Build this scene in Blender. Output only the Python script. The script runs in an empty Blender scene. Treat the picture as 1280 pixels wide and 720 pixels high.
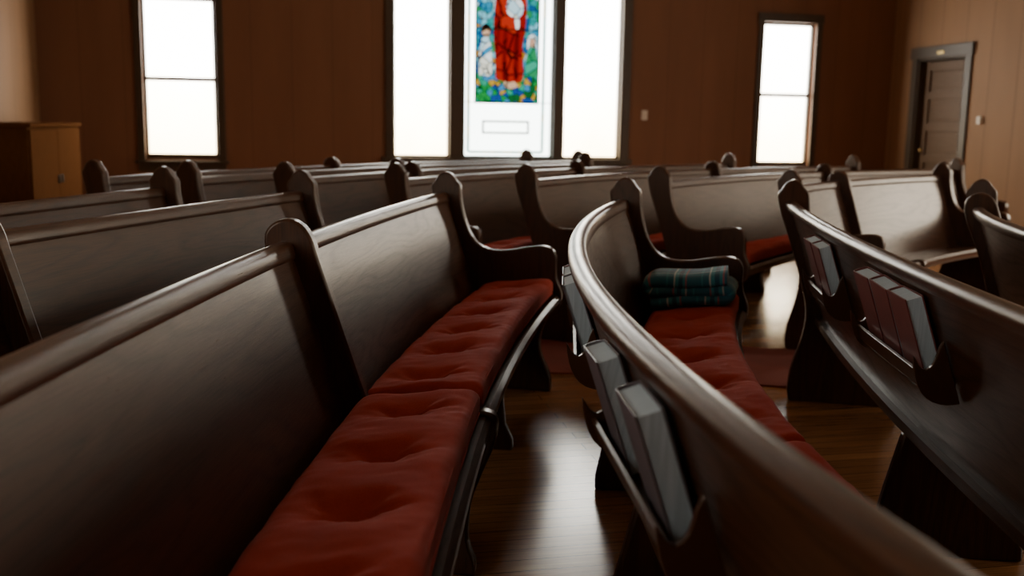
import bpy, bmesh, math, random
from mathutils import Matrix, Vector, noise
random.seed(7)
rad=math.radians
CX,CY=7.2,0.8
scene=bpy.context.scene
col=scene.collection

# ------------------------------------------------------------ materials
def new_mat(name):
    m=bpy.data.materials.new(name); m.use_nodes=True
    nt=m.node_tree; nt.nodes.clear()
    out=nt.nodes.new('ShaderNodeOutputMaterial')
    b=nt.nodes.new('ShaderNodeBsdfPrincipled')
    nt.links.new(b.outputs[0],out.inputs[0])
    return m,nt,b,out
def N(nt,t,**kw):
    n=nt.nodes.new(t)
    for k,v in kw.items(): setattr(n,k,v)
    return n
def ramp(nt,fac,stops,interp='LINEAR'):
    r=nt.nodes.new('ShaderNodeValToRGB'); cr=r.color_ramp; cr.interpolation=interp
    while len(cr.elements)<len(stops): cr.elements.new(0.5)
    for e,(p,c) in zip(cr.elements,stops):
        e.position=p; e.color=(c[0],c[1],c[2],1)
    nt.links.new(fac,r.inputs[0]); return r
def mapping(nt,src,scale=(1,1,1),rot=(0,0,0)):
    m=nt.nodes.new('ShaderNodeMapping'); m.inputs['Scale'].default_value=scale; m.inputs['Rotation'].default_value=rot
    nt.links.new(src,m.inputs[0]); return m.outputs[0]
def noise_tex(nt,vec,scale,detail=4,rough=.5,dist=0):
    n=nt.nodes.new('ShaderNodeTexNoise'); n.inputs['Scale'].default_value=scale
    n.inputs['Detail'].default_value=detail; n.inputs['Roughness'].default_value=rough; n.inputs['Distortion'].default_value=dist
    nt.links.new(vec,n.inputs['Vector']); return n.outputs['Fac']
def math_n(nt,op,a,b=None):
    n=nt.nodes.new('ShaderNodeMath'); n.operation=op
    for i,x in enumerate((a,b)):
        if x is None: continue
        if isinstance(x,(int,float)): n.inputs[i].default_value=x
        else: nt.links.new(x,n.inputs[i])
    return n.outputs[0]
def bump(nt,b,h,strength=.2,dist=.002):
    n=nt.nodes.new('ShaderNodeBump'); n.inputs['Strength'].default_value=strength; n.inputs['Distance'].default_value=dist
    nt.links.new(h,n.inputs['Height']); nt.links.new(n.outputs[0],b.inputs['Normal'])

def wood(name,dark,light,rough=.3,coord='UV',gscale=(.6,4.0,1),coat=.12,bstr=.3,rings_w=.16,spec=.45,tint=None):
    m,nt,b,o=new_mat(name)
    tc=N(nt,'ShaderNodeTexCoord')
    v=mapping(nt,tc.outputs[coord],gscale)
    big=noise_tex(nt,v,1.3,2,.45,.25)
    rings=math_n(nt,'FRACT',math_n(nt,'MULTIPLY',big,13.0))
    rg=ramp(nt,rings,[(0,(.0,)*3),(.35,(1,)*3),(.8,(.8,)*3),(1,(.0,)*3)])
    v2=mapping(nt,tc.outputs[coord],(gscale[0]*6,gscale[1]*26,gscale[2]*6))
    fine=noise_tex(nt,v2,2.4,5,.7)
    f=math_n(nt,'ADD',math_n(nt,'MULTIPLY',rg.outputs[0],rings_w),math_n(nt,'MULTIPLY',fine,.9))
    r=ramp(nt,f,[(.28,dark),(.85,light)])
    nt.links.new(r.outputs[0],b.inputs['Base Color'])
    rr=math_n(nt,'SUBTRACT',rough+.15,math_n(nt,'MULTIPLY',f,.28))
    nt.links.new(rr,b.inputs['Roughness'])
    b.inputs['Specular IOR Level'].default_value=spec
    if tint: b.inputs['Specular Tint'].default_value=(*tint,1)
    b.inputs['Coat Weight'].default_value=coat; b.inputs['Coat Roughness'].default_value=.16
    bump(nt,b,f,bstr,.002)
    return m
M_pew=wood('dark_oak',(.011,.0045,.0025),(.080,.029,.0115),.34,tint=(1,.90,.80))
M_trim=wood('dark_trim_wood',(.032,.02,.011),(.06,.038,.02),.5,'Object',(6,6,.8),0)
M_cab=wood('cabinet_wood',(.075,.031,.012),(.115,.050,.020),.9,'Object',(6,6,.8),0,spec=0)
M_door=wood('door_wood',(.085,.052,.032),(.145,.09,.056),.6,'Object',(6,1,6),0,spec=.3)

def wall_mat(name,c,axis,seam=.35):
    m,nt,b,o=new_mat(name)
    tc=N(nt,'ShaderNodeTexCoord'); s=N(nt,'ShaderNodeSeparateXYZ'); nt.links.new(tc.outputs['Object'],s.inputs[0])
    fr=math_n(nt,'FRACT',math_n(nt,'MULTIPLY',s.outputs[axis],1/.42))
    g=ramp(nt,fr,[(0,(0,0,0)),(.02,(1,1,1)),(.98,(1,1,1)),(1,(0,0,0))])
    n=noise_tex(nt,mapping(nt,tc.outputs['Object'],(3,3,.5)),1.5,4)
    r=ramp(nt,n,[(.3,tuple(x*.86 for x in c)),(.7,c)])
    mx=N(nt,'ShaderNodeMix',data_type='RGBA',blend_type='MULTIPLY'); mx.inputs[0].default_value=seam
    nt.links.new(r.outputs[0],mx.inputs[6]); nt.links.new(g.outputs[0],mx.inputs[7])
    nt.links.new(mx.outputs[2],b.inputs['Base Color']); b.inputs['Roughness'].default_value=.65
    b.inputs['Specular IOR Level'].default_value=.2
    bump(nt,b,g.outputs[0],.3,.003)
    return m
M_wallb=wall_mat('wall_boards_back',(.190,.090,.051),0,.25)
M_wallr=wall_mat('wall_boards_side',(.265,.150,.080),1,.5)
M_ceil,nt,b,o=new_mat('ceiling_paint'); b.inputs['Base Color'].default_value=(.37,.27,.18,1); b.inputs['Roughness'].default_value=.8
nn=noise_tex(nt,N(nt,'ShaderNodeTexCoord').outputs['Object'],8); bump(nt,b,nn,.1)

# floor boards
M_floor,nt,b,o=new_mat('floor_boards')
tc=N(nt,'ShaderNodeTexCoord')
br=N(nt,'ShaderNodeTexBrick'); br.offset=.37; br.squash=1
br.inputs['Scale'].default_value=1; br.inputs['Brick Width'].default_value=1.7; br.inputs['Row Height'].default_value=.07
br.inputs['Mortar Size'].default_value=.0013; br.inputs['Mortar Smooth'].default_value=.1; br.inputs['Bias'].default_value=0
br.inputs['Color1'].default_value=(.50,.215,.072,1); br.inputs['Color2'].default_value=(.34,.14,.048,1); br.inputs['Mortar'].default_value=(.05,.022,.01,1)
nt.links.new(tc.outputs['Object'],br.inputs['Vector'])
gn=noise_tex(nt,mapping(nt,tc.outputs['Object'],(2,40,1)),2.0,5,.6,.5)
gr=ramp(nt,gn,[(.3,(.6,)*3),(.7,(1.1,)*3)])
mx=N(nt,'ShaderNodeMix',data_type='RGBA',blend_type='MULTIPLY'); mx.inputs[0].default_value=1
nt.links.new(br.outputs[0],mx.inputs[6]); nt.links.new(gr.outputs[0],mx.inputs[7]); nt.links.new(mx.outputs[2],b.inputs['Base Color'])
wn=noise_tex(nt,tc.outputs['Object'],1.7,4)
nt.links.new(math_n(nt,'ADD',math_n(nt,'MULTIPLY',wn,.20),.13),b.inputs['Roughness'])
b.inputs['Coat Weight'].default_value=.4; b.inputs['Coat Roughness'].default_value=.2
hh=math_n(nt,'SUBTRACT',math_n(nt,'MULTIPLY',gn,.25),br.outputs['Fac']); bump(nt,b,hh,.25,.0012)

# fabrics
def fabric(name,c1,c2,sc=260,rough=.9):
    m,nt,b,o=new_mat(name); tc=N(nt,'ShaderNodeTexCoord')
    n1=noise_tex(nt,tc.outputs['Object'],5,4); n2=noise_tex(nt,tc.outputs['Object'],sc,2)
    r=ramp(nt,math_n(nt,'ADD',math_n(nt,'MULTIPLY',n1,.6),math_n(nt,'MULTIPLY',n2,.4)),[(.3,c1),(.7,c2)])
    nt.links.new(r.outputs[0],b.inputs['Base Color']); b.inputs['Roughness'].default_value=rough
    b.inputs['Sheen Weight'].default_value=.06; b.inputs['Sheen Roughness'].default_value=.5
    b.inputs['Specular IOR Level'].default_value=.15
    bump(nt,b,n2,.25,.001)
    return m
M_cush=fabric('rust_red_fabric',(.36,.036,.022),(.49,.062,.036))
M_button_shade=fabric('cushion_button_fabric',(.10,.012,.008),(.15,.02,.012))  # button cloth darkened in colour to stand for shade in the tuft pits
M_carpet=fabric('red_carpet',(.15,.028,.018),(.22,.045,.03),120,.95)

# plaid
M_plaid,nt,b,o=new_mat('plaid_wool')
tc=N(nt,'ShaderNodeTexCoord'); s=N(nt,'ShaderNodeSeparateXYZ'); nt.links.new(tc.outputs['UV'],s.inputs[0])
T1=(.015,.13,.21);T2=(.035,.30,.38);RR=(.55,.07,.05);WW=(.8,.85,.8);BK=(.01,.03,.07)
stops=[(0,T1),(.25,T2),(.3,T1),(.46,WW),(.50,T2),(.6,BK),(.72,T2),(.80,RR),(.84,T1)]
ra=ramp(nt,math_n(nt,'FRACT',math_n(nt,'MULTIPLY',s.outputs[0],7.0)),stops,'CONSTANT')
rb=ramp(nt,math_n(nt,'FRACT',math_n(nt,'MULTIPLY',s.outputs[1],7.0)),stops,'CONSTANT')
mx=N(nt,'ShaderNodeMix',data_type='RGBA'); mx.inputs[0].default_value=.5
nt.links.new(ra.outputs[0],mx.inputs[6]); nt.links.new(rb.outputs[0],mx.inputs[7]); nt.links.new(mx.outputs[2],b.inputs['Base Color'])
b.inputs['Roughness'].default_value=.95; b.inputs['Sheen Weight'].default_value=.2
bump(nt,b,noise_tex(nt,tc.outputs['Object'],220,2),.4,.001)

def plain(name,c,rough=.5,metal=0,sc=30):
    m,nt,b,o=new_mat(name); tc=N(nt,'ShaderNodeTexCoord')
    n=noise_tex(nt,tc.outputs['Object'],sc,3)
    r=ramp(nt,n,[(.3,tuple(x*.85 for x in c)),(.7,c)]); nt.links.new(r.outputs[0],b.inputs['Base Color'])
    b.inputs['Roughness'].default_value=rough; b.inputs['Metallic'].default_value=metal
    return m
M_cover=plain('hymnal_cover_maroon',(.16,.042,.036),.45)
M_cover2=plain('hymnal_cover_slate',(.12,.10,.11),.4)
M_page,nt,b,o=new_mat('book_pages'); tc=N(nt,'ShaderNodeTexCoord')
pn=noise_tex(nt,mapping(nt,tc.outputs['Object'],(3,500,3)),2,2)
r=ramp(nt,pn,[(.3,(.34,.42,.47)),(.7,(.48,.57,.62))]); nt.links.new(r.outputs[0],b.inputs['Base Color']); b.inputs['Roughness'].default_value=.8
M_brass=plain('brass',(.7,.5,.2),.3,1)
M_white=plain('white_plastic',(.6,.55,.48),.5)
M_black=plain('black_lead',(.01,.01,.01),.6)

def glass_emit(name,c,strength,low=None):
    m=bpy.data.materials.new(name); m.use_nodes=True; nt=m.node_tree; nt.nodes.clear()
    out=nt.nodes.new('ShaderNodeOutputMaterial'); e=nt.nodes.new('ShaderNodeEmission')
    tc=N(nt,'ShaderNodeTexCoord'); n=noise_tex(nt,tc.outputs['Object'],2.5,3)
    s=N(nt,'ShaderNodeSeparateXYZ'); nt.links.new(tc.outputs['Object'],s.inputs[0])
    f=math_n(nt,'ADD',math_n(nt,'MULTIPLY',s.outputs[2],.4),math_n(nt,'MULTIPLY',n,.25))
    r=ramp(nt,f,[(.4,low or tuple(x*.9 for x in c)),(.85,c)]); nt.links.new(r.outputs[0],e.inputs[0])
    e.inputs[1].default_value=strength; nt.links.new(e.outputs[0],out.inputs[0]); return m
M_pane=glass_emit('daylit_frosted_glass',(1,.96,.86),20,(.90,.66,.34))
M_panec=glass_emit('daylit_centre_glass',(.93,1,.97),10,(.85,.95,.85))
M_pane_side=glass_emit('daylit_side_glass',(1,.88,.70),15.5)
M_pane_fill=glass_emit('daylit_left_glass',(1,.93,.82),7.5)  # glowing panes for the added left-wall fill windows

def stained(name,stops,scale=14,strength=1.2):
    m=bpy.data.materials.new(name); m.use_nodes=True; nt=m.node_tree; nt.nodes.clear()
    out=nt.nodes.new('ShaderNodeOutputMaterial'); e=nt.nodes.new('ShaderNodeEmission')
    tc=N(nt,'ShaderNodeTexCoord')
    v=nt.nodes.new('ShaderNodeTexVoronoi'); v.inputs['Scale'].default_value=scale; nt.links.new(tc.outputs['Object'],v.inputs['Vector'])
    s=N(nt,'ShaderNodeSeparateColor'); nt.links.new(v.outputs['Color'],s.inputs[0])
    r=ramp(nt,s.outputs[0],stops,'CONSTANT')
    v2=nt.nodes.new('ShaderNodeTexVoronoi'); v2.feature='DISTANCE_TO_EDGE'; v2.inputs['Scale'].default_value=scale; nt.links.new(tc.outputs['Object'],v2.inputs['Vector'])
    l=ramp(nt,v2.outputs[0],[(0,(.02,.02,.02)),(.03,(.1,.1,.1)),(.05,(1,1,1))])
    mx=N(nt,'ShaderNodeMix',data_type='RGBA',blend_type='MULTIPLY'); mx.inputs[0].default_value=1
    nt.links.new(r.outputs[0],mx.inputs[6]); nt.links.new(l.outputs[0],mx.inputs[7]); nt.links.new(mx.outputs[2],e.inputs[0])
    e.inputs[1].default_value=strength; nt.links.new(e.outputs[0],out.inputs[0]); return m
M_sky=stained('stained_sky',[(0,(.02,.30,.50)),(.2,(.20,.65,.8)),(.4,(.01,.10,.3)),(.55,(.5,.85,.9)),(.65,(.02,.35,.35)),(.82,(.5,.25,.03)),(.92,(.02,.3,.1))],17,1.2)
M_grass=stained('stained_foliage',[(0,(.01,.35,.06)),(.25,(.01,.08,.35)),(.45,(.02,.45,.25)),(.6,(.01,.14,.03)),(.75,(.05,.3,.6)),(.88,(.7,.4,.03))],17,1.1)
M_red=stained('stained_red',[(0,(.50,.016,.008)),(.4,(.36,.006,.004)),(.7,(.58,.03,.01))],5,1.0)
M_dred=stained('stained_dark_red',[(0,(.16,.004,.003)),(.5,(.22,.006,.004))],6,1.0)
M_wht=stained('stained_white',[(0,(.9,1.0,1)),(.4,(.5,.75,.85)),(.7,(.9,.9,.75))],9,1.5)
M_blue=stained('stained_blue',[(0,(.02,.15,.6)),(.5,(.03,.35,.65))],8,1.1)
M_green=stained('stained_green',[(0,(.02,.35,.12)),(.5,(.03,.5,.3))],8,1.1)
M_skin=stained('stained_skin',[(0,(.8,.5,.3)),(.5,(.7,.4,.25))],5)
M_hair=stained('stained_hair',[(0,(.2,.07,.02)),(.5,(.12,.04,.01))],9)
M_gold=stained('stained_gold',[(0,(.9,.6,.1)),(.5,(1,.75,.2))],9)
M_teal=stained('stained_border_teal',[(0,(.15,.6,.5)),(.5,(.3,.7,.6)),(.8,(.7,.6,.15))],11,1.8)

# ------------------------------------------------------------ mesh helpers
def mkobj(name,verts,faces,mats,parent=None,smooth=None,uvs=None,fmats=None,bev=0):
    me=bpy.data.meshes.new(name); me.from_pydata([tuple(v) for v in verts],[],faces)
    if not isinstance(mats,(list,tuple)): mats=[mats]
    for m in mats: me.materials.append(m)
    if fmats:
        for p,i in zip(me.polygons,fmats): p.material_index=i
    if uvs:
        ul=me.uv_layers.new(name='UVMap')
        for p in me.polygons:
            for li in p.loop_indices: ul.data[li].uv=uvs[me.loops[li].vertex_index]
    bm=bmesh.new(); bm.from_mesh(me); bmesh.ops.recalc_face_normals(bm,faces=bm.faces); bm.to_mesh(me); bm.free()
    if smooth is not None:
        me.shade_smooth(); me.set_sharp_from_angle(angle=rad(smooth))
    ob=bpy.data.objects.new(name,me); col.objects.link(ob)
    if bev:
        md=ob.modifiers.new('bevel','BEVEL'); md.width=bev; md.segments=2; md.limit_method='ANGLE'; md.angle_limit=rad(40); md.harden_normals=False
    if parent:
        ob.parent=parent; ob.matrix_parent_inverse=parent.matrix_basis.inverted()
    return ob
def empty(name,loc):
    e=bpy.data.objects.new(name,None); e.location=loc; e.empty_display_size=.1; col.objects.link(e); return e
class MB:
    def __init__(s): s.v=[];s.f=[];s.m=[]
    def box(s,x0,x1,y0,y1,z0,z1,mi=0,M=None):
        b=len(s.v)
        for x in (x0,x1):
            for y in (y0,y1):
                for z in (z0,z1):
                    p=Vector((x,y,z)); s.v.append(M@p if M else p)
        for q in [(0,1,3,2),(4,6,7,5),(0,4,5,1),(2,3,7,6),(0,2,6,4),(1,5,7,3)]:
            s.f.append([b+i for i in q]); s.m.append(mi)
    def prism(s,poly,fn,mi=0):
        b=len(s.v); n=len(poly)
        for k in (0,1):
            for p in poly: s.v.append(Vector(fn(p,k)))
        s.f.append([b+i for i in range(n)]); s.m.append(mi)
        s.f.append([b+n+i for i in reversed(range(n))]); s.m.append(mi)
        for i in range(n):
            j=(i+1)%n; s.f.append([b+i,b+j,b+n+j,b+n+i]); s.m.append(mi)
    def obj(s,name,mats,parent=None,smooth=None,bev=0): return mkobj(name,s.v,s.f,mats,parent,smooth,None,s.m,bev)
def catmull(pts,sub=4,closed=False):
    out=[]; n=len(pts)
    for i in range(n-1):
        p0=pts[max(i-1,0)];p1=pts[i];p2=pts[i+1];p3=pts[min(i+2,n-1)]
        for k in range(sub):
            t=k/sub
            out.append(tuple(.5*((2*p1[a])+(-p0[a]+p2[a])*t+(2*p0[a]-5*p1[a]+4*p2[a]-p3[a])*t*t+(-p0[a]+3*p1[a]-3*p2[a]+p3[a])*t**3) for a in range(2)))
    out.append(pts[-1]); return out

# ------------------------------------------------------------ room
XL,XR,YB,YF,ZC=-2.5,7.05,11.0,-3.5,4.3
WT=.16
mb=MB(); mb.box(XL-.2,XR+1.5,YF-.2,YB+.2,-.1,0); mb.obj('floor',M_floor)
mb=MB(); mb.box(XL-.2,XR+.2,YF-.2,YB+.2,ZC,ZC+.1); mb.obj('ceiling',M_ceil)
def wall(name,a0,a1,holes,mat,fn):
    xs=sorted(set([a0,a1]+[h[0] for h in holes]+[h[1] for h in holes]))
    zs=sorted(set([0,ZC]+[h[2] for h in holes]+[h[3] for h in holes]))
    mb=MB()
    for i in range(len(xs)-1):
        for j in range(len(zs)-1):
            cx=(xs[i]+xs[i+1])/2; cz=(zs[j]+zs[j+1])/2
            if any(h[0]<cx<h[1] and h[2]<cz<h[3] for h in holes): continue
            fn(mb,xs[i],xs[i+1],zs[j],zs[j+1])
    return mb.obj(name,mat)
LW=(-1.50,-.77,.80,2.44); CW=(1.04,3.67,.82,3.5); RW=(5.36,6.02,.78,2.44)
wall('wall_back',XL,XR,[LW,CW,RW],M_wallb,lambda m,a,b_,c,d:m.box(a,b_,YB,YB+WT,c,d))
side=[(-2.6,-1.7,.9,3.0),(.2,1.1,.9,3.0),(3.0,3.9,.9,3.0),(5.8,6.7,.9,3.0)]
DR=(9.62,10.47,0,2.03)
wall('wall_right',YF,YB+WT,side+[DR],M_wallr,lambda m,a,b_,c,d:m.box(XR,XR+WT,a,b_,c,d))
lfill=[(-2.0,-1.1,.9,3.0),(1.2,2.1,.9,3.0)]  # invented left-wall openings, out of view, added for fill light
wall('wall_left',YF,YB+WT,lfill,M_wallr,lambda m,a,b_,c,d:m.box(XL-WT,XL,a,b_,c,d))
wall('wall_front',XL,XR,[],M_wallb,lambda m,a,b_,c,d:m.box(a,b_,YF-WT,YF,c,d))
mb=MB(); mb.box(XR+1.35,XR+1.45,9.2,10.9,0,2.4); mb.box(XR+WT,XR+1.45,9.15,9.2,0,2.4); mb.box(XR+WT,XR+1.45,10.9,10.95,0,2.4); mb.box(XR+WT,XR+1.45,9.15,10.95,2.4,2.45); mb.obj('wall_hallway',M_wallr)  # unseen closed box added behind the door to block sky light
mb=MB(); mb.box(XL,XR,YB-.02,YB,0,.16); mb.obj('baseboard_back',M_trim,bev=.004)
mb=MB(); mb.box(XR-.02,XR,YF,9.5,0,.16); mb.box(XR-.02,XR,10.58,YB-.02,0,.16); mb.obj('baseboard_right',M_trim,bev=.004)
mb=MB(); mb.box(XL,XL+.02,YF,YB-.02,0,.16); mb.obj('baseboard_left',M_trim,bev=.004)

def sash_window(name,h,place,M_p):
    x0,x1,z0,z1=h; e=empty(name,place(( (x0+x1)/2,0,z0)))
    def bx(mb,a,b_,y0,y1,c,d):
        i=len(mb.v); mb.box(a,b_,y0,y1,c,d)
        for k in range(i,len(mb.v)): mb.v[k]=Vector(place(tuple(mb.v[k])))
    c=.075
    mb=MB()
    bx(mb,x0-c,x0+.0,-.025,0,z0-.02,z1+.0); bx(mb,x1,x1+c,-.025,0,z0-.02,z1)
    bx(mb,x0-c-.01,x1+c+.01,-.032,0,z1,z1+.10); bx(mb,x0-c-.03,x1+c+.03,-.05,0,z0-.05,z0-.02); bx(mb,x0-c,x1+c,-.02,0,z0-.13,z0-.05)
    mb.obj('casing',M_trim,e,bev=.004)
    mb=MB(); s=.03; zm=(z0+z1)/2
    bx(mb,x0,x0+s,.04,.09,z0,z1); bx(mb,x1-s,x1,.04,.09,z0,z1); bx(mb,x0+s,x1-s,.04,.09,z0,z0+.05); bx(mb,x0+s,x1-s,.04,.09,z1-s,z1)
    bx(mb,x0+s,x1-s,.045,.085,zm-.021,zm+.021)
    mb.obj('sash',M_trim,e,bev=.003)
    mb=MB(); bx(mb,x0+.01,x1-.01,.1,.106,z0,z1); mb.obj('pane',M_p,e)
    return e
pb=lambda p:(p[0],YB+p[1],p[2])
sash_window('window_1',LW,pb,M_pane)
sash_window('window_2',RW,pb,M_pane)
k=3
for h in side:
    sash_window('window_%d'%k,h,lambda p:(XR+p[1],p[0],p[2]),M_pane_side); k+=1
for h in lfill:
    sash_window('window_%d'%k,h,lambda p:(XL-p[1],p[0],p[2]),M_pane_fill); k+=1  # added unseen windows that brighten the room from the left
# centre stained glass window
e=empty('stained_glass_window',(2.35,YB,.82))
mb=MB(); x0,x1,z0,z1=CW
mb.box(x0-.06,x0+.03,YB-.03,YB+.09,z0,z1); mb.box(x1-.03,x1+.08,YB-.03,YB+.09,z0,z1)
mb.box(x0-.08,x1+.1,YB-.035,YB+.09,z1,z1+.13); mb.box(x0-.1,x1+.12,YB-.05,YB+.06,z0-.04,z0+.02); mb.box(x0-.06,x1+.08,YB-.02,YB,z0-.14,z0-.04)
mb.box(1.68,1.84,YB-.03,YB+.09,z0,z1); mb.box(2.855,2.975,YB-.03,YB+.09,z0,z1)
mb.obj('frame',M_trim,e,bev=.004)
mb=MB()
for a,b_ in ((x0+.03,1.68),(2.975,x1-.03),(1.84,2.855)):
    mb.box(a,a+.018,YB+.03,YB+.08,z0,z1); mb.box(b_-.018,b_,YB+.03,YB+.08,z0,z1); mb.box(a,b_,YB+.03,YB+.08,z0+.02,z0+.045)
mb.obj('sash',M_trim,e)
mb=MB(); mb.box(x0,1.76,YB+.1,YB+.106,z0,z1); mb.box(2.9,x1,YB+.1,YB+.106,z0,z1); mb.obj('side_panes',M_pane,e)
mb=MB(); mb.box(1.76,2.9,YB+.1,YB+.106,z0,z1); mb.obj('centre_pane',M_panec,e)
def quad(name,x0,x1,z0,z1,y,mat):
    mb=MB(); mb.box(x0,x1,YB+y,YB+y+.003,z0,z1); return mb.obj(name,mat,e)
def WX(px): return 1.85+(px-580)*.00917
def WZ(py): return .86+(195-py)*.0088
quad('picture_sky',WX(594),WX(672),WZ(98),3.42,.09,M_sky)
quad('picture_foliage',WX(594),WX(672),WZ(128),WZ(92),.088,M_grass)
mb=MB()
for a in (586,679):
    mb.box(WX(a)-.016,WX(a)+.016,YB+.09,YB+.093,WZ(190),3.45)
mb.box(WX(586),WX(679),YB+.09,YB+.093,WZ(190)-.014,WZ(190)+.014)
mb.obj('border_strip',M_teal,e)
mb=MB(); 
a,b_,c,d=WX(603),WX(662),WZ(167),WZ(150); t=.024
mb.box(a,b_,YB+.085,YB+.09,c,c+t);mb.box(a,b_,YB+.085,YB+.09,d-t,d);mb.box(a,a+t,YB+.085,YB+.09,c,d);mb.box(b_-t,b_,YB+.085,YB+.09,c,d)
a,b_,c,d=WX(593),WX(673),WZ(129),3.43; t=.014
mb.box(a,b_,YB+.08,YB+.086,c,c+t);mb.box(a,a+t,YB+.08,YB+.086,c,d);mb.box(b_-t,b_,YB+.08,YB+.086,c,d)
for zz in (WZ(38),3.0): mb.box(a,b_,YB+.070,YB+.074,zz,zz+.012)
mb.box(WX(580),WX(688),YB+.08,YB+.086,WZ(128),WZ(128)+.008)
mb.obj('lead_frame',M_black,e)
def poly(name,pts,y,mat):
    mb=MB(); mb.prism(catmull(pts+[pts[0]],4)[:-1],lambda p,k:(WX(p[0]),YB+y+k*.003,WZ(p[1])),0); mb.obj(name,mat,e)
poly('robe',[(619,98),(618,70),(616,44),(617,10),(622,-18),(632,-25),(648,-20),(656,2),(655,35),(652,60),(653,98),(640,102),(628,101)],.084,M_red)
poly('robe_fold',[(628,98),(627,70),(629,36),(633,34),(632,70),(633,99)],.081,M_dred)
poly('robe_fold',[(642,99),(641,70),(643,40),(647,38),(647,70),(647,98)],.081,M_dred)
poly('robe_fold',[(618,60),(621,30),(624,8),(626,12),(624,34),(621,64)],.081,M_dred)
poly('sleeve',[(622,22),(630,14),(640,18),(650,16),(654,24),(644,32),(630,32)],.079,M_red)
poly('lamb',[(631,8),(636,-4),(647,0),(652,10),(649,20),(640,22),(633,18)],.076,M_wht)
poly('lamb_leg',[(641,18),(646,18),(647,34),(643,35)],.075,M_wht)
poly('head',[(630,-30),(628,-42),(634,-52),(642,-52),(647,-42),(645,-30),(638,-24)],.078,M_skin)
poly('hair',[(626,-26),(623,-44),(632,-58),(645,-58),(652,-44),(649,-26),(644,-34),(644,-48),(632,-48),(630,-34)],.075,M_hair)
poly('halo',[(615,-42),(622,-60),(638,-68),(654,-60),(661,-42),(654,-26),(638,-20),(622,-26)],.087,M_gold)
poly('child_robe',[(599,94),(598,75),(600,58),(603,48),(610,48),(613,60),(614,78),(613,94)],.082,M_wht)
poly('child_sash',[(601,66),(611,58),(613,63),(602,72)],.079,M_blue)
poly('child_face',[(603,47),(602,40),(606,36),(611,40),(610,47)],.080,M_skin)
poly('child_hair',[(601,42),(601,35),(606,31),(612,35),(612,42),(608,38)],.077,M_hair)
poly('kneeling_robe',[(657,94),(656,80),(658,66),(662,58),(668,60),(671,78),(670,94)],.082,M_green)
poly('kneeling_face',[(660,57),(660,50),(664,47),(668,51),(667,58)],.080,M_skin)
poly('kneeling_veil',[(658,62),(658,48),(664,42),(670,48),(671,62),(668,56),(667,48),(661,48),(660,56)],.077,M_wht)
poly('feet',[(629,107),(630,101),(636,103),(642,101),(646,107),(640,110),(634,110)],.076,M_skin)

# door right wall
e=empty('door_1',(XR,10.05,0))
y0,y1,z1=DR[0],DR[1],DR[3]
mb=MB(); mb.box(XR-.025,XR,y0-.1,y0,0,z1); mb.box(XR-.025,XR,y1,y1+.1,0,z1); mb.box(XR-.035,XR,y0-.12,y1+.12,z1,z1+.13)
mb.box(XR,XR+WT,y0,y0+.02,0,z1); mb.box(XR,XR+WT,y1-.02,y1,0,z1); mb.box(XR,XR+WT,y0,y1,z1-.02,z1)
mb.obj('casing',M_trim,e,bev=.004)
ya,yb=y0+.02,y1-.02; W_=yb-ya-.005
DM=Matrix.Translation((XR+.08,ya+.003,0))@Matrix.Rotation(rad(-2),4,'Z')
mb=MB()
mb.box(0,.04,0,W_,.006,z1-.025,0,DM)
zz=[.12,.5,.86,1.22,1.58,1.92]
mb.box(-.025,0,0,.09,.006,z1-.025,0,DM); mb.box(-.025,0,W_-.09,W_,.006,z1-.025,0,DM)
for z in [.006]+zz[1:-1]+[1.9]: mb.box(-.025,0,.09,W_-.09,z,z+.09,0,DM)
for i in range(5): mb.box(-.008,0,.12,W_-.12,zz[i]+.13 if i else .14,zz[i+1]-.04,0,DM)
mb.obj('leaf',M_door,e,bev=.004)
mb=MB(); mb.box(-.06,-.026,W_-.06,W_-.03,.98,1.02,0,DM); mb.obj('knob',M_brass,e,bev=.01)
mb=MB(); mb.box(XR-.048,XR-.036,9.97,10.08,z1+.035,z1+.07); mb.obj('door_plate',M_brass,e,bev=.003)
mb=MB(); mb.box(XR-.03,XR,9.28,9.34,1.30,1.38); mb.box(XR-.036,XR-.03,9.3,9.32,1.33,1.35); mb.obj('thermostat',M_white,bev=.005)
mb=MB(); mb.box(3.9,3.97,YB-.012,YB,1.29,1.40); mb.box(3.93,3.94,YB-.022,YB-.012,1.335,1.36); mb.obj('light_switch',M_white,bev=.003)

# cabinet
e=empty('storage_cabinet',(-2.25,9.28,0))
cx0,cx1,cy0,cy1,ch=XL+.03,-1.98,8.35,10.22,1.16
mb=MB(); mb.box(cx0,cx1-.02,cy0+.01,cy1-.01,.08,ch-.03); mb.box(cx0,cx1-.05,cy0+.03,cy1-.03,0,.08); mb.obj('carcass',M_cab,e,bev=.003)
mb=MB(); mb.box(cx0,cx1+.012,cy0-.012,cy1+.012,ch-.03,ch); mb.obj('top',M_cab,e,bev=.006)
mb=MB(); w=(cy1-cy0-.04)/2
for i in range(2): mb.box(cx1-.02,cx1,cy0+.02+i*w+.004,cy0+.02+(i+1)*w-.004,.1,ch-.05)
mb.obj('doors',M_cab,e,bev=.004)
mb=MB()
for i in range(2): mb.box(cx1,cx1+.02,cy0+.02+i*w+(.05 if i else w-.07),cy0+.02+i*w+(.07 if i else w-.05),.65,.72)
mb.obj('handles',M_trim,e,bev=.004)

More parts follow.
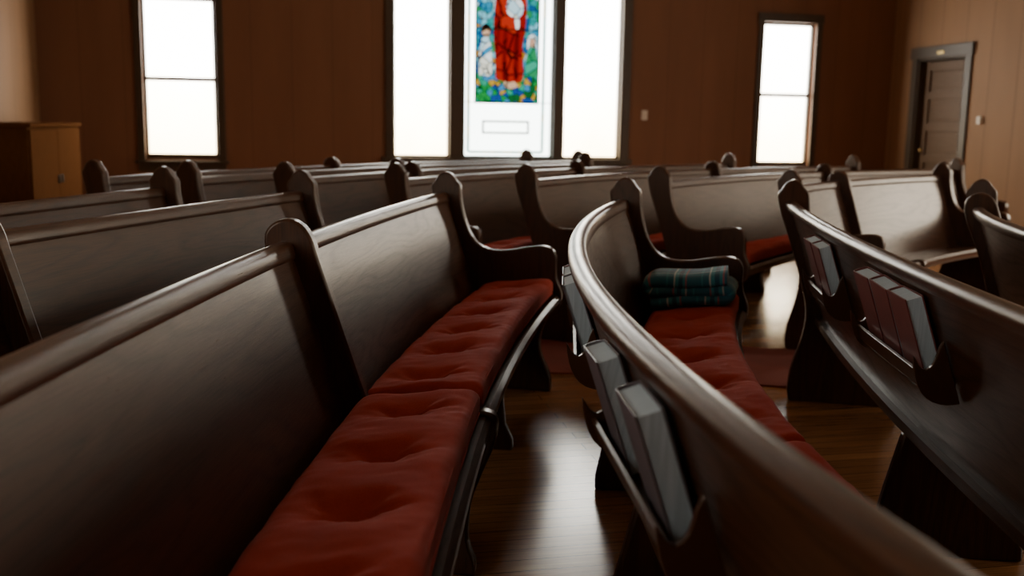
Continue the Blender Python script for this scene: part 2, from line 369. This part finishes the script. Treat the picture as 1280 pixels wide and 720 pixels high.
# carpet runner (aisle)
cl=[(XL+.05,5.25),(-.5,5.2),(1.0,5.12),(1.9,4.86),(2.7,4.5),(3.6,4.35),(5.0,4.35),(6.9,4.35)]
cl=catmull(cl,5); v=[];f=[]
for i,p in enumerate(cl):
    a=cl[max(i-1,0)];b_=cl[min(i+1,len(cl)-1)]; d=Vector((b_[0]-a[0],b_[1]-a[1])).normalized(); n_=Vector((-d.y,d.x))*.42
    for s_,z in ((-1,.001),(-1,.008),(1,.008),(1,.001)): v.append((p[0]+n_.x*s_,p[1]+n_.y*s_,z))
for i in range(len(cl)-1):
    for k in range(4): f.append([i*4+k,i*4+(k+1)%4,(i+1)*4+(k+1)%4,(i+1)*4+k])
f.append([0,1,2,3]); f.append([len(v)-4+q for q in (3,2,1,0)])
mkobj('carpet_runner',v,f,M_carpet)

# ------------------------------------------------------------ pews
def pt(R,phi,o,h):
    r=R-o; return (CX-r*math.cos(phi),CY+r*math.sin(phi),h)
def sweep(name,prof,R,p0,p1,mat,parent,smooth=35,step=.05):
    n=max(2,int(abs(p1-p0)*R/step)); m=len(prof); v=[];uv=[];f=[]
    L=[0]
    for i in range(1,m): L.append(L[-1]+math.dist(prof[i-1],prof[i]))
    off=random.random()*20
    for i in range(n+1):
        ph=p0+(p1-p0)*i/n
        for j,(o,h) in enumerate(prof):
            v.append(pt(R,ph,o,h)); uv.append(((ph-p0)*R+off,L[j]+off))
    for i in range(n):
        for j in range(m):
            k=(j+1)%m; f.append([i*m+j,i*m+k,(i+1)*m+k,(i+1)*m+j])
    f.append(list(range(m))); f.append([n*m+j for j in reversed(range(m))])
    return mkobj(name,v,f,mat,parent,smooth,uv)
SL=.33; ST=.13
def ofr(h): return .02+(.90-h)*SL
BACK=[(ofr(.885),.885),(ofr(.64),.64),(ofr(.345),.345),(ofr(.345)-.022,.345),(ofr(.885)-.022,.885)]
CAP=catmull([(ofr(.862)+.004,.862),(ofr(.87)+.008,.872),(.034,.888),(.028,.901),(.010,.907),(-.006,.904),(-.016,.893),(-.014,.876),(-.006,.862)],2)
def sh(o): return .400+(o-.15)*ST
SEAT=[(.14,sh(.14)-.03),(.14,sh(.14)),(.49,sh(.49)),(.52,sh(.52)+.002),(.545,sh(.545)+.002),(.558,sh(.558)-.012),(.558,sh(.558)-.035),(.545,sh(.545)-.05),(.515,sh(.515)-.05),(.50,sh(.5)-.03)]
END=catmull([(-.045,.90),(-.05,.935),(-.035,.955)],3)+catmull([(-.03,.965),(-.015,.985),(.015,1.0),(.045,.988),(.06,.968)],3)+\
    catmull([(.068,.958),(.085,.935),(.09,.88),(.105,.80),(.135,.72),(.18,.67),(.24,.65),(.32,.652),(.40,.668),(.47,.676),(.515,.665),(.535,.63),(.535,.58),(.54,.53),(.56,.48),(.565,.44),(.55,.39),(.50,.34),(.472,.26),(.475,.18),(.505,.11),(.525,.06)],3)+\
    [(.525,.0),(.05,.0)]+catmull([(.04,.05),(.05,.15),(.09,.30),(.10,.42),(.07,.55),(.015,.72),(-.03,.84)],3)
DIV=catmull([(-.045,.88),(-.045,.925),(-.02,.955),(.02,.965),(.055,.95),(.08,.915),(.098,.86),(.155,.69),(.208,.53),(.232,.46),(.238,.414)],3)+\
    [(.48,.447)]+catmull([(.515,.462),(.54,.466),(.568,.455),(.577,.425),(.567,.37),(.535,.29),(.505,.2),(.50,.1),(.52,.04)],3)+\
    [(.52,0),(.06,0)]+catmull([(.05,.05),(.07,.2),(.10,.35),(.085,.48),(.03,.68),(-.03,.83)],3)
SUP=[(.14,.366),(.50,.412),(.5,.37),(.48,.28),(.46,.2),(.47,.1),(.5,.04),(.5,0),(.07,0),(.07,.05),(.10,.2)]
def panel(name,prof,R,ph,th,parent):
    T=Vector((math.sin(ph),math.cos(ph),0)); v=[];uv=[];n=len(prof); off=random.random()*20
    for k in (-.5,.5):
        for o,h in prof:
            v.append(Vector(pt(R,ph,o,h))+T*th*k); uv.append((h+off+k*.1,o+off))
    f=[list(range(n)),[n+i for i in reversed(range(n))]]+[[i,(i+1)%n,n+(i+1)%n,n+i] for i in range(n)]
    return mkobj(name,v,f,M_pew,parent,30,uv,bev=.008)
def rack(R,phc,L,parent,h0=.63):
    ph=rad(phc)
    T=Vector((math.sin(ph),math.cos(ph),0)); O=Vector((-math.cos(ph),math.sin(ph),0)); a=math.atan(SL)
    Z=O*math.sin(a)+Vector((0,0,1))*math.cos(a); Y=O*math.cos(a)-Vector((0,0,1))*math.sin(a)
    org=Vector(pt(R,ph,ofr(h0)-.0225,h0))
    Mx=Matrix(((T.x,Y.x,Z.x,org.x),(T.y,Y.y,Z.y,org.y),(T.z,Y.z,Z.z,org.z),(0,0,0,1)))
    mb=MB(); hl=L/2
    mb.box(-hl,hl,.004,.066,-.008,.004,0,Mx)
    mb.box(-hl,hl,.060,.070,.012,.055,0,Mx)
    prof=catmull([(0.001,-.04),(.03,-.035),(.06,-.018),(.078,.01),(.082,.05),(.074,.10),(.068,.075),(.055,.06),(.035,.07),(.015,.10),(.001,.115)],2)
    for sx in (-hl-.012,hl):
        mb.prism(prof,lambda p,k,sx=sx:Mx@Vector((sx+k*.012,p[0],p[1])))
    mb.obj('hymnal_rack',M_pew,parent,bev=.002)
    return Mx
def hymnal(Mx,x,mat,tilt=0,h=.215,w=.145,t=.042):
    mb=MB(); M=Mx@Matrix.Translation((x,.008,.0045))@Matrix.Rotation(tilt,4,'Y')
    c=.003
    mb.box(-w/2,w/2,0,c,0,h,0,M); mb.box(-w/2,w/2,t-c,t,0,h,0,M)
    n=6; sp=[]
    for i in range(n+1):
        a=-math.pi/2+math.pi*i/n; sp.append((w/2-.002+.010*math.cos(a),t/2+t/2*math.sin(a)))
    for i in range(n,-1,-1):
        a=-math.pi/2+math.pi*i/n; sp.append((w/2-.004+.008*math.cos(a),t/2+(t/2-c)*math.sin(a)))
    mb.prism(sp,lambda p,k:M@Vector((p[0],p[1],k*h)),0)
    mb.box(-w/2+.003,w/2-.001,c,t-c,.004,h-.004,1,M)
    o=mb.obj('hymnal',[mat,M_page]); return o

def cushion(R,p0,p1,o0=.195,o1=.53,th=.074):
    L=(p1-p0)*(R-.33); n=int(L/.010); m=64; v=[];f=[]
    nt_=max(1,round(L/.34)); tuft=[(k+.5)*L/nt_ for k in range(nt_)]
    oc=(o0+o1)/2; hw=(o1-o0)/2; hh=th/2; seed=random.random()*50
    for i in range(n+1):
        s=i/n*L; ph=p0+(p1-p0)*i/n
        de=min(s,L-s); ef=min(1,de/.03); ef=(1-(1-ef)**2.6)**(1/2.6); ef=max(ef,.05)
        near=[t for t in tuft if abs(t-s)<.25]
        for j in range(m):
            a=2*math.pi*j/m; ca,sa=math.cos(a),math.sin(a)
            ex=.40 if sa<0 else .62; x=math.copysign(abs(ca)**ex,ca); z=math.copysign(abs(sa)**(.4 if sa<0 else .45),sa)
            X=x*hw*(1-.03*(1-ef)); Zz=z*hh
            top=max(0,sa)
            d=0
            for t in near:
                du=s-t; r_=math.hypot(du,X)
                d+=.030*math.exp(-(r_/.022)**2)+.034*math.exp(-(r_/.065)**2)
                d+=.005*math.exp(-(du/.010)**2)*math.exp(-(X/.12)**4)+.006*math.exp(-(du/.06)**2)
                an=math.atan2(du,X); d+=.006*math.cos(an*7+seed+2*noise.noise(Vector((t,seed,0))))*math.exp(-((r_-.06)/.03)**2)
            w_=noise.noise(Vector((s*8+seed,X*12,0)))*.007+noise.noise(Vector((s*30+seed,X*25,3)))*.003
            Zt=Zz*ef
            if sa>0: Zt=max(Zz*ef+(w_-d+.015)*min(1,top*1.6)*ef,-hh*.75*ef)
            sx=X
            if abs(sa)<.5: sx+= .004*noise.noise(Vector((s*7+seed,9,1)))
            o_=oc-sx
            v.append(pt(R,ph,o_,sh(o_)+.005+hh+Zt))
    for i in range(n):
        for j in range(m):
            k=(j+1)%m; f.append([i*m+j,i*m+k,(i+1)*m+k,(i+1)*m+j])
    f.append(list(range(m))); f.append([n*m+j for j in reversed(range(m))])
    ob=mkobj('pew_cushion',v,f,[M_cush,M_button_shade],None,60)
    bm=bmesh.new(); bm.from_mesh(ob.data); base=sh(o1)+.005
    for (oo,zz) in ((oc+hw-.006,base+th-.016),(oc+hw-.004,base+.012)):
        ring=[]
        for i in range(n+1):
            s=i/n*L
            if s<.012 or s>L-.012: continue
            ph=p0+(p1-p0)*i/n; rr=[]
            w=.002*noise.noise(Vector((s*7+seed,9,zz*50)))
            for k in range(6):
                a=2*math.pi*k/6; rr.append(bm.verts.new(pt(R,ph,oo+w+.0045*math.cos(a),zz+w+.0045*math.sin(a))))
            ring.append(rr)
        for a_,b2 in zip(ring[:-1],ring[1:]):
            for k in range(6):
                fc=bm.faces.new([a_[k],a_[(k+1)%6],b2[(k+1)%6],b2[k]]); fc.smooth=True
    zb=sh(oc)+.005+hh+max(hh+.015-.064-.011,-hh*.75)
    for t in tuft:
        ph=p0+(p1-p0)*t/L; c=Vector(pt(R,ph,oc,zb+.004)); T=Vector((math.sin(ph),math.cos(ph),0)); I=Vector((math.cos(ph),-math.sin(ph),0))
        rings=[]
        for rr_,zz in ((.012,-.004),(.011,.0),(.007,.003)):
            rings.append([bm.verts.new(c+T*rr_*math.cos(2*math.pi*k/10)+I*rr_*math.sin(2*math.pi*k/10)+Vector((0,0,zz))) for k in range(10)])
        for a_,b2 in zip(rings[:-1],rings[1:]):
            for k in range(10):
                fc=bm.faces.new([a_[k],a_[(k+1)%10],b2[(k+1)%10],b2[k]]); fc.smooth=True; fc.material_index=1
        fc=bm.faces.new(rings[-1]); fc.material_index=1
    bm.to_mesh(ob.data); bm.free()
    return ob
def pew(R,d0,d1,divs=(),sups=(),cush=(),racks=(),end0=True,end1=True,h0=.63):
    mid=rad((d0+d1)/2); e=empty('church_pew',pt(R,mid,.25,0))
    a,b_=rad(d0),rad(d1)
    sweep('back',BACK,R,a,b_,M_pew,e); sweep('top_rail',CAP,R,a,b_,M_pew,e,50); sweep('seat',SEAT,R,a,b_,M_pew,e,40)
    if end0: panel('end_panel',END,R,a,.048,e)
    if end1: panel('end_panel',END,R,b_,.048,e)
    for d in divs: panel('divider_panel',DIV,R,rad(d),.045,e)
    for d in sups: panel('support_panel',SUP,R,rad(d),.035,e)
    for d,L,books in racks:
        Mx=rack(R,d,L,e,h0)
        for x,m,t in books: hymnal(Mx,x,m,t)
    for c0,c1 in cush: cushion(R,rad(c0),rad(c1))
    return e
def pew_line(P0,P1,Rr,divs=(),sups=(),cush=(),racks=(),**kw):
    """pew between two floor points (top of back), gently curved with radius Rr"""
    global CX,CY
    o=(CX,CY); p0=Vector(P0);p1=Vector(P1); m=(p0+p1)/2; d=(p1-p0); L=d.length; d.normalize()
    nrm=Vector((d.y,-d.x)); c=m+nrm*math.sqrt(Rr*Rr-L*L/4); CX,CY=c.x,c.y
    a0=math.degrees(math.atan2(p0.y-CY,CX-p0.x)); a1=math.degrees(math.atan2(p1.y-CY,CX-p1.x))
    q=lambda s:a0+(a1-a0)*s/L
    pew(Rr,a0,a1,divs=[q(s) for s in divs],sups=[q(s) for s in sups],cush=[(q(a),q(b)) for a,b in cush],racks=[(q(s),l,bk) for s,l,bk in racks],**kw)
    CX,CY=o
    return L
# near block
J=(-.03,2.68); P0=(-.66,.05)
LA=math.dist(P0,J); LB=math.dist(J,(.67,4.56))
pew_line(P0,J,25,divs=(LA,),sups=(1.2,),cush=[(.05,LA-.02)],end1=False)
pew_line(J,(.67,4.56),17,sups=(1.1,),cush=[(.02,LB-.03)],end0=False)
RC=7.3
CX,CY=7.755,.57
pew(RC,-6,29.5,sups=(4,12,20.5),cush=[(-5.6,11.8),(12.0,29.1)],
    racks=[(7.2,.60,[(-.155,M_cover2,0),(.15,M_cover2,.03)]),(15.4,.5,[(-.06,M_cover2,0),(.12,M_cover,0)]),(22.8,.5,[(-.06,M_cover,0)])])
CX,CY=7.2,.8
pew_line((1.06,.6),(2.14,4.05),18,sups=(1.0,1.95),racks=[(1.70,.56,[(-.17,M_cover,0),(-.0,M_cover,-.04),(.16,M_cover,0)]),(2.62,.4,[(-.1,M_cover,0),(.07,M_cover,0)])],h0=.64)
L0=math.dist((-1.45,1.55),(.02,4.62))
pew_line((-1.45,1.55),(.02,4.62),40,divs=(L0-1.92,),sups=(L0-1,))
pew_line((-1.85,1.9),(-.60,4.85),40,divs=(1.1,),sups=(2.2,))
pew(5.25,5,40.5,divs=(34,),sups=(15,))
def polar(x,y): return math.hypot(x-CX,y-CY),math.degrees(math.atan2(y-CY,CX-x))
far=[((-1.03,5.57),None),((-.565,5.6),None),((-.06,5.55),(.51,6.82)),((.535,5.52),(1.98,7.18)),((1.27,5.52),(3.17,7.13)),((2.03,5.42),(4.0,6.74)),((2.65,5.05),(3.38,5.56))]
for i,(p,q) in enumerate(far):
    R,a=polar(*p)
    dv=polar(*q)[1] if q else a+13
    b_=min(dv+14,80)
    pew(R,a,b_,divs=(dv,),cush=[(a+.4,dv-.3)] if i<6 else [])

# ------------------------------------------------------------ blanket
def blanket():
    R=RC; ph=rad(27.0); T=Vector((math.sin(ph),math.cos(ph),0)); I=Vector((math.cos(ph),-math.sin(ph),0))
    base=Vector(pt(R,ph,.0,.0))
    t=.044; path=[]; o0,o1=.205,.48; z=.524+t/2
    for k in range(3):
        xs=[o0+(o1-o0)*i/16 for i in range(17)]
        if k%2: xs=xs[::-1]
        for x in xs: path.append((x+.006*k,z+.004*math.sin(x*22+k*1.7)+(x-.36)*ST*.8))
        cx=xs[-1]+.006*k; sgn=1 if k%2==0 else -1
        if k<2:
            for a in (22,45,68,90,112,135,158):
                path.append((cx+sgn*(t*.62)*math.sin(rad(a)),z+(cx-.36)*ST*.8+t*.50*(1-math.cos(rad(a)))))
        z+=t*.98
    nrm=[]
    for i in range(len(path)):
        a=path[max(i-1,0)];b_=path[min(i+1,len(path)-1)]; d=Vector((b_[0]-a[0],b_[1]-a[1])).normalized(); nrm.append(Vector((-d.y,d.x)))
    Ls=[0]
    for i in range(1,len(path)): Ls.append(Ls[-1]+math.dist(path[i-1],path[i]))
    v=[];uv=[];f=[]; nn=34; n=len(path); hl=.15
    for j in range(nn+1):
        s=-hl+2*hl*j/nn; e_=min(1,(hl-abs(s))/.03); e_=max(.22,math.sqrt(max(0,1-(1-e_)**2)))
        for side in (1,-1):
            for i,(o,z) in enumerate(path):
                w=noise.noise(Vector((s*7,o*7,i*.03)))*.007
                p=Vector((o,z))+nrm[i]*side*t*.5*e_*(1+.12*noise.noise(Vector((s*11,i*.2,2))))
                sag=-.022*(abs(s)/hl)**3*max(0,(z-.56))/.08
                v.append(base+I*(p.x+w)+T*(s*(1-.06*max(0,z-.53)/.1)+.008*noise.noise(Vector((o*9,z*20,5))))+Vector((0,0,p.y+max(0,w)+sag))); uv.append((Ls[i],s+1))
    row=2*n
    for j in range(nn):
        for sd in (0,1):
            for i in range(n-1):
                a=j*row+sd*n+i; f.append([a,a+1,a+1+row,a+row])
        for i in (0,n-1):
            a=j*row+i; f.append([a,a+n,a+n+row,a+row])
    for j in (0,nn):
        for i in range(n-1):
            a=j*row+i; f.append([a,a+1,a+1+n,a+n])
    mkobj('folded_plaid_blanket',v,f,M_plaid,None,70,uv)
CX,CY=7.755,.57
blanket()
CX,CY=7.2,.8

# ------------------------------------------------------------ world + camera
w=bpy.data.worlds.new('World'); scene.world=w; w.use_nodes=True
bg=w.node_tree.nodes['Background']; sk=w.node_tree.nodes.new('ShaderNodeTexSky'); sk.sky_type='NISHITA'
sk.sun_disc=False; w.node_tree.links.new(sk.outputs[0],bg.inputs[0]); bg.inputs[1].default_value=.2
cam=bpy.data.cameras.new('camera'); co=bpy.data.objects.new('camera',cam); col.objects.link(co)
Rm=Matrix.Rotation(rad(-12.4),4,'Z')@Matrix.Rotation(rad(90-9.36),4,'X')@Matrix.Rotation(rad(1.0),4,'Z')
co.matrix_world=Matrix.Translation((0,0,1.22))@Rm
cam.lens=35; cam.sensor_width=36; cam.clip_start=.05
cam.dof.use_dof=True; cam.dof.focus_distance=2.6; cam.dof.aperture_fstop=2.8
scene.camera=co
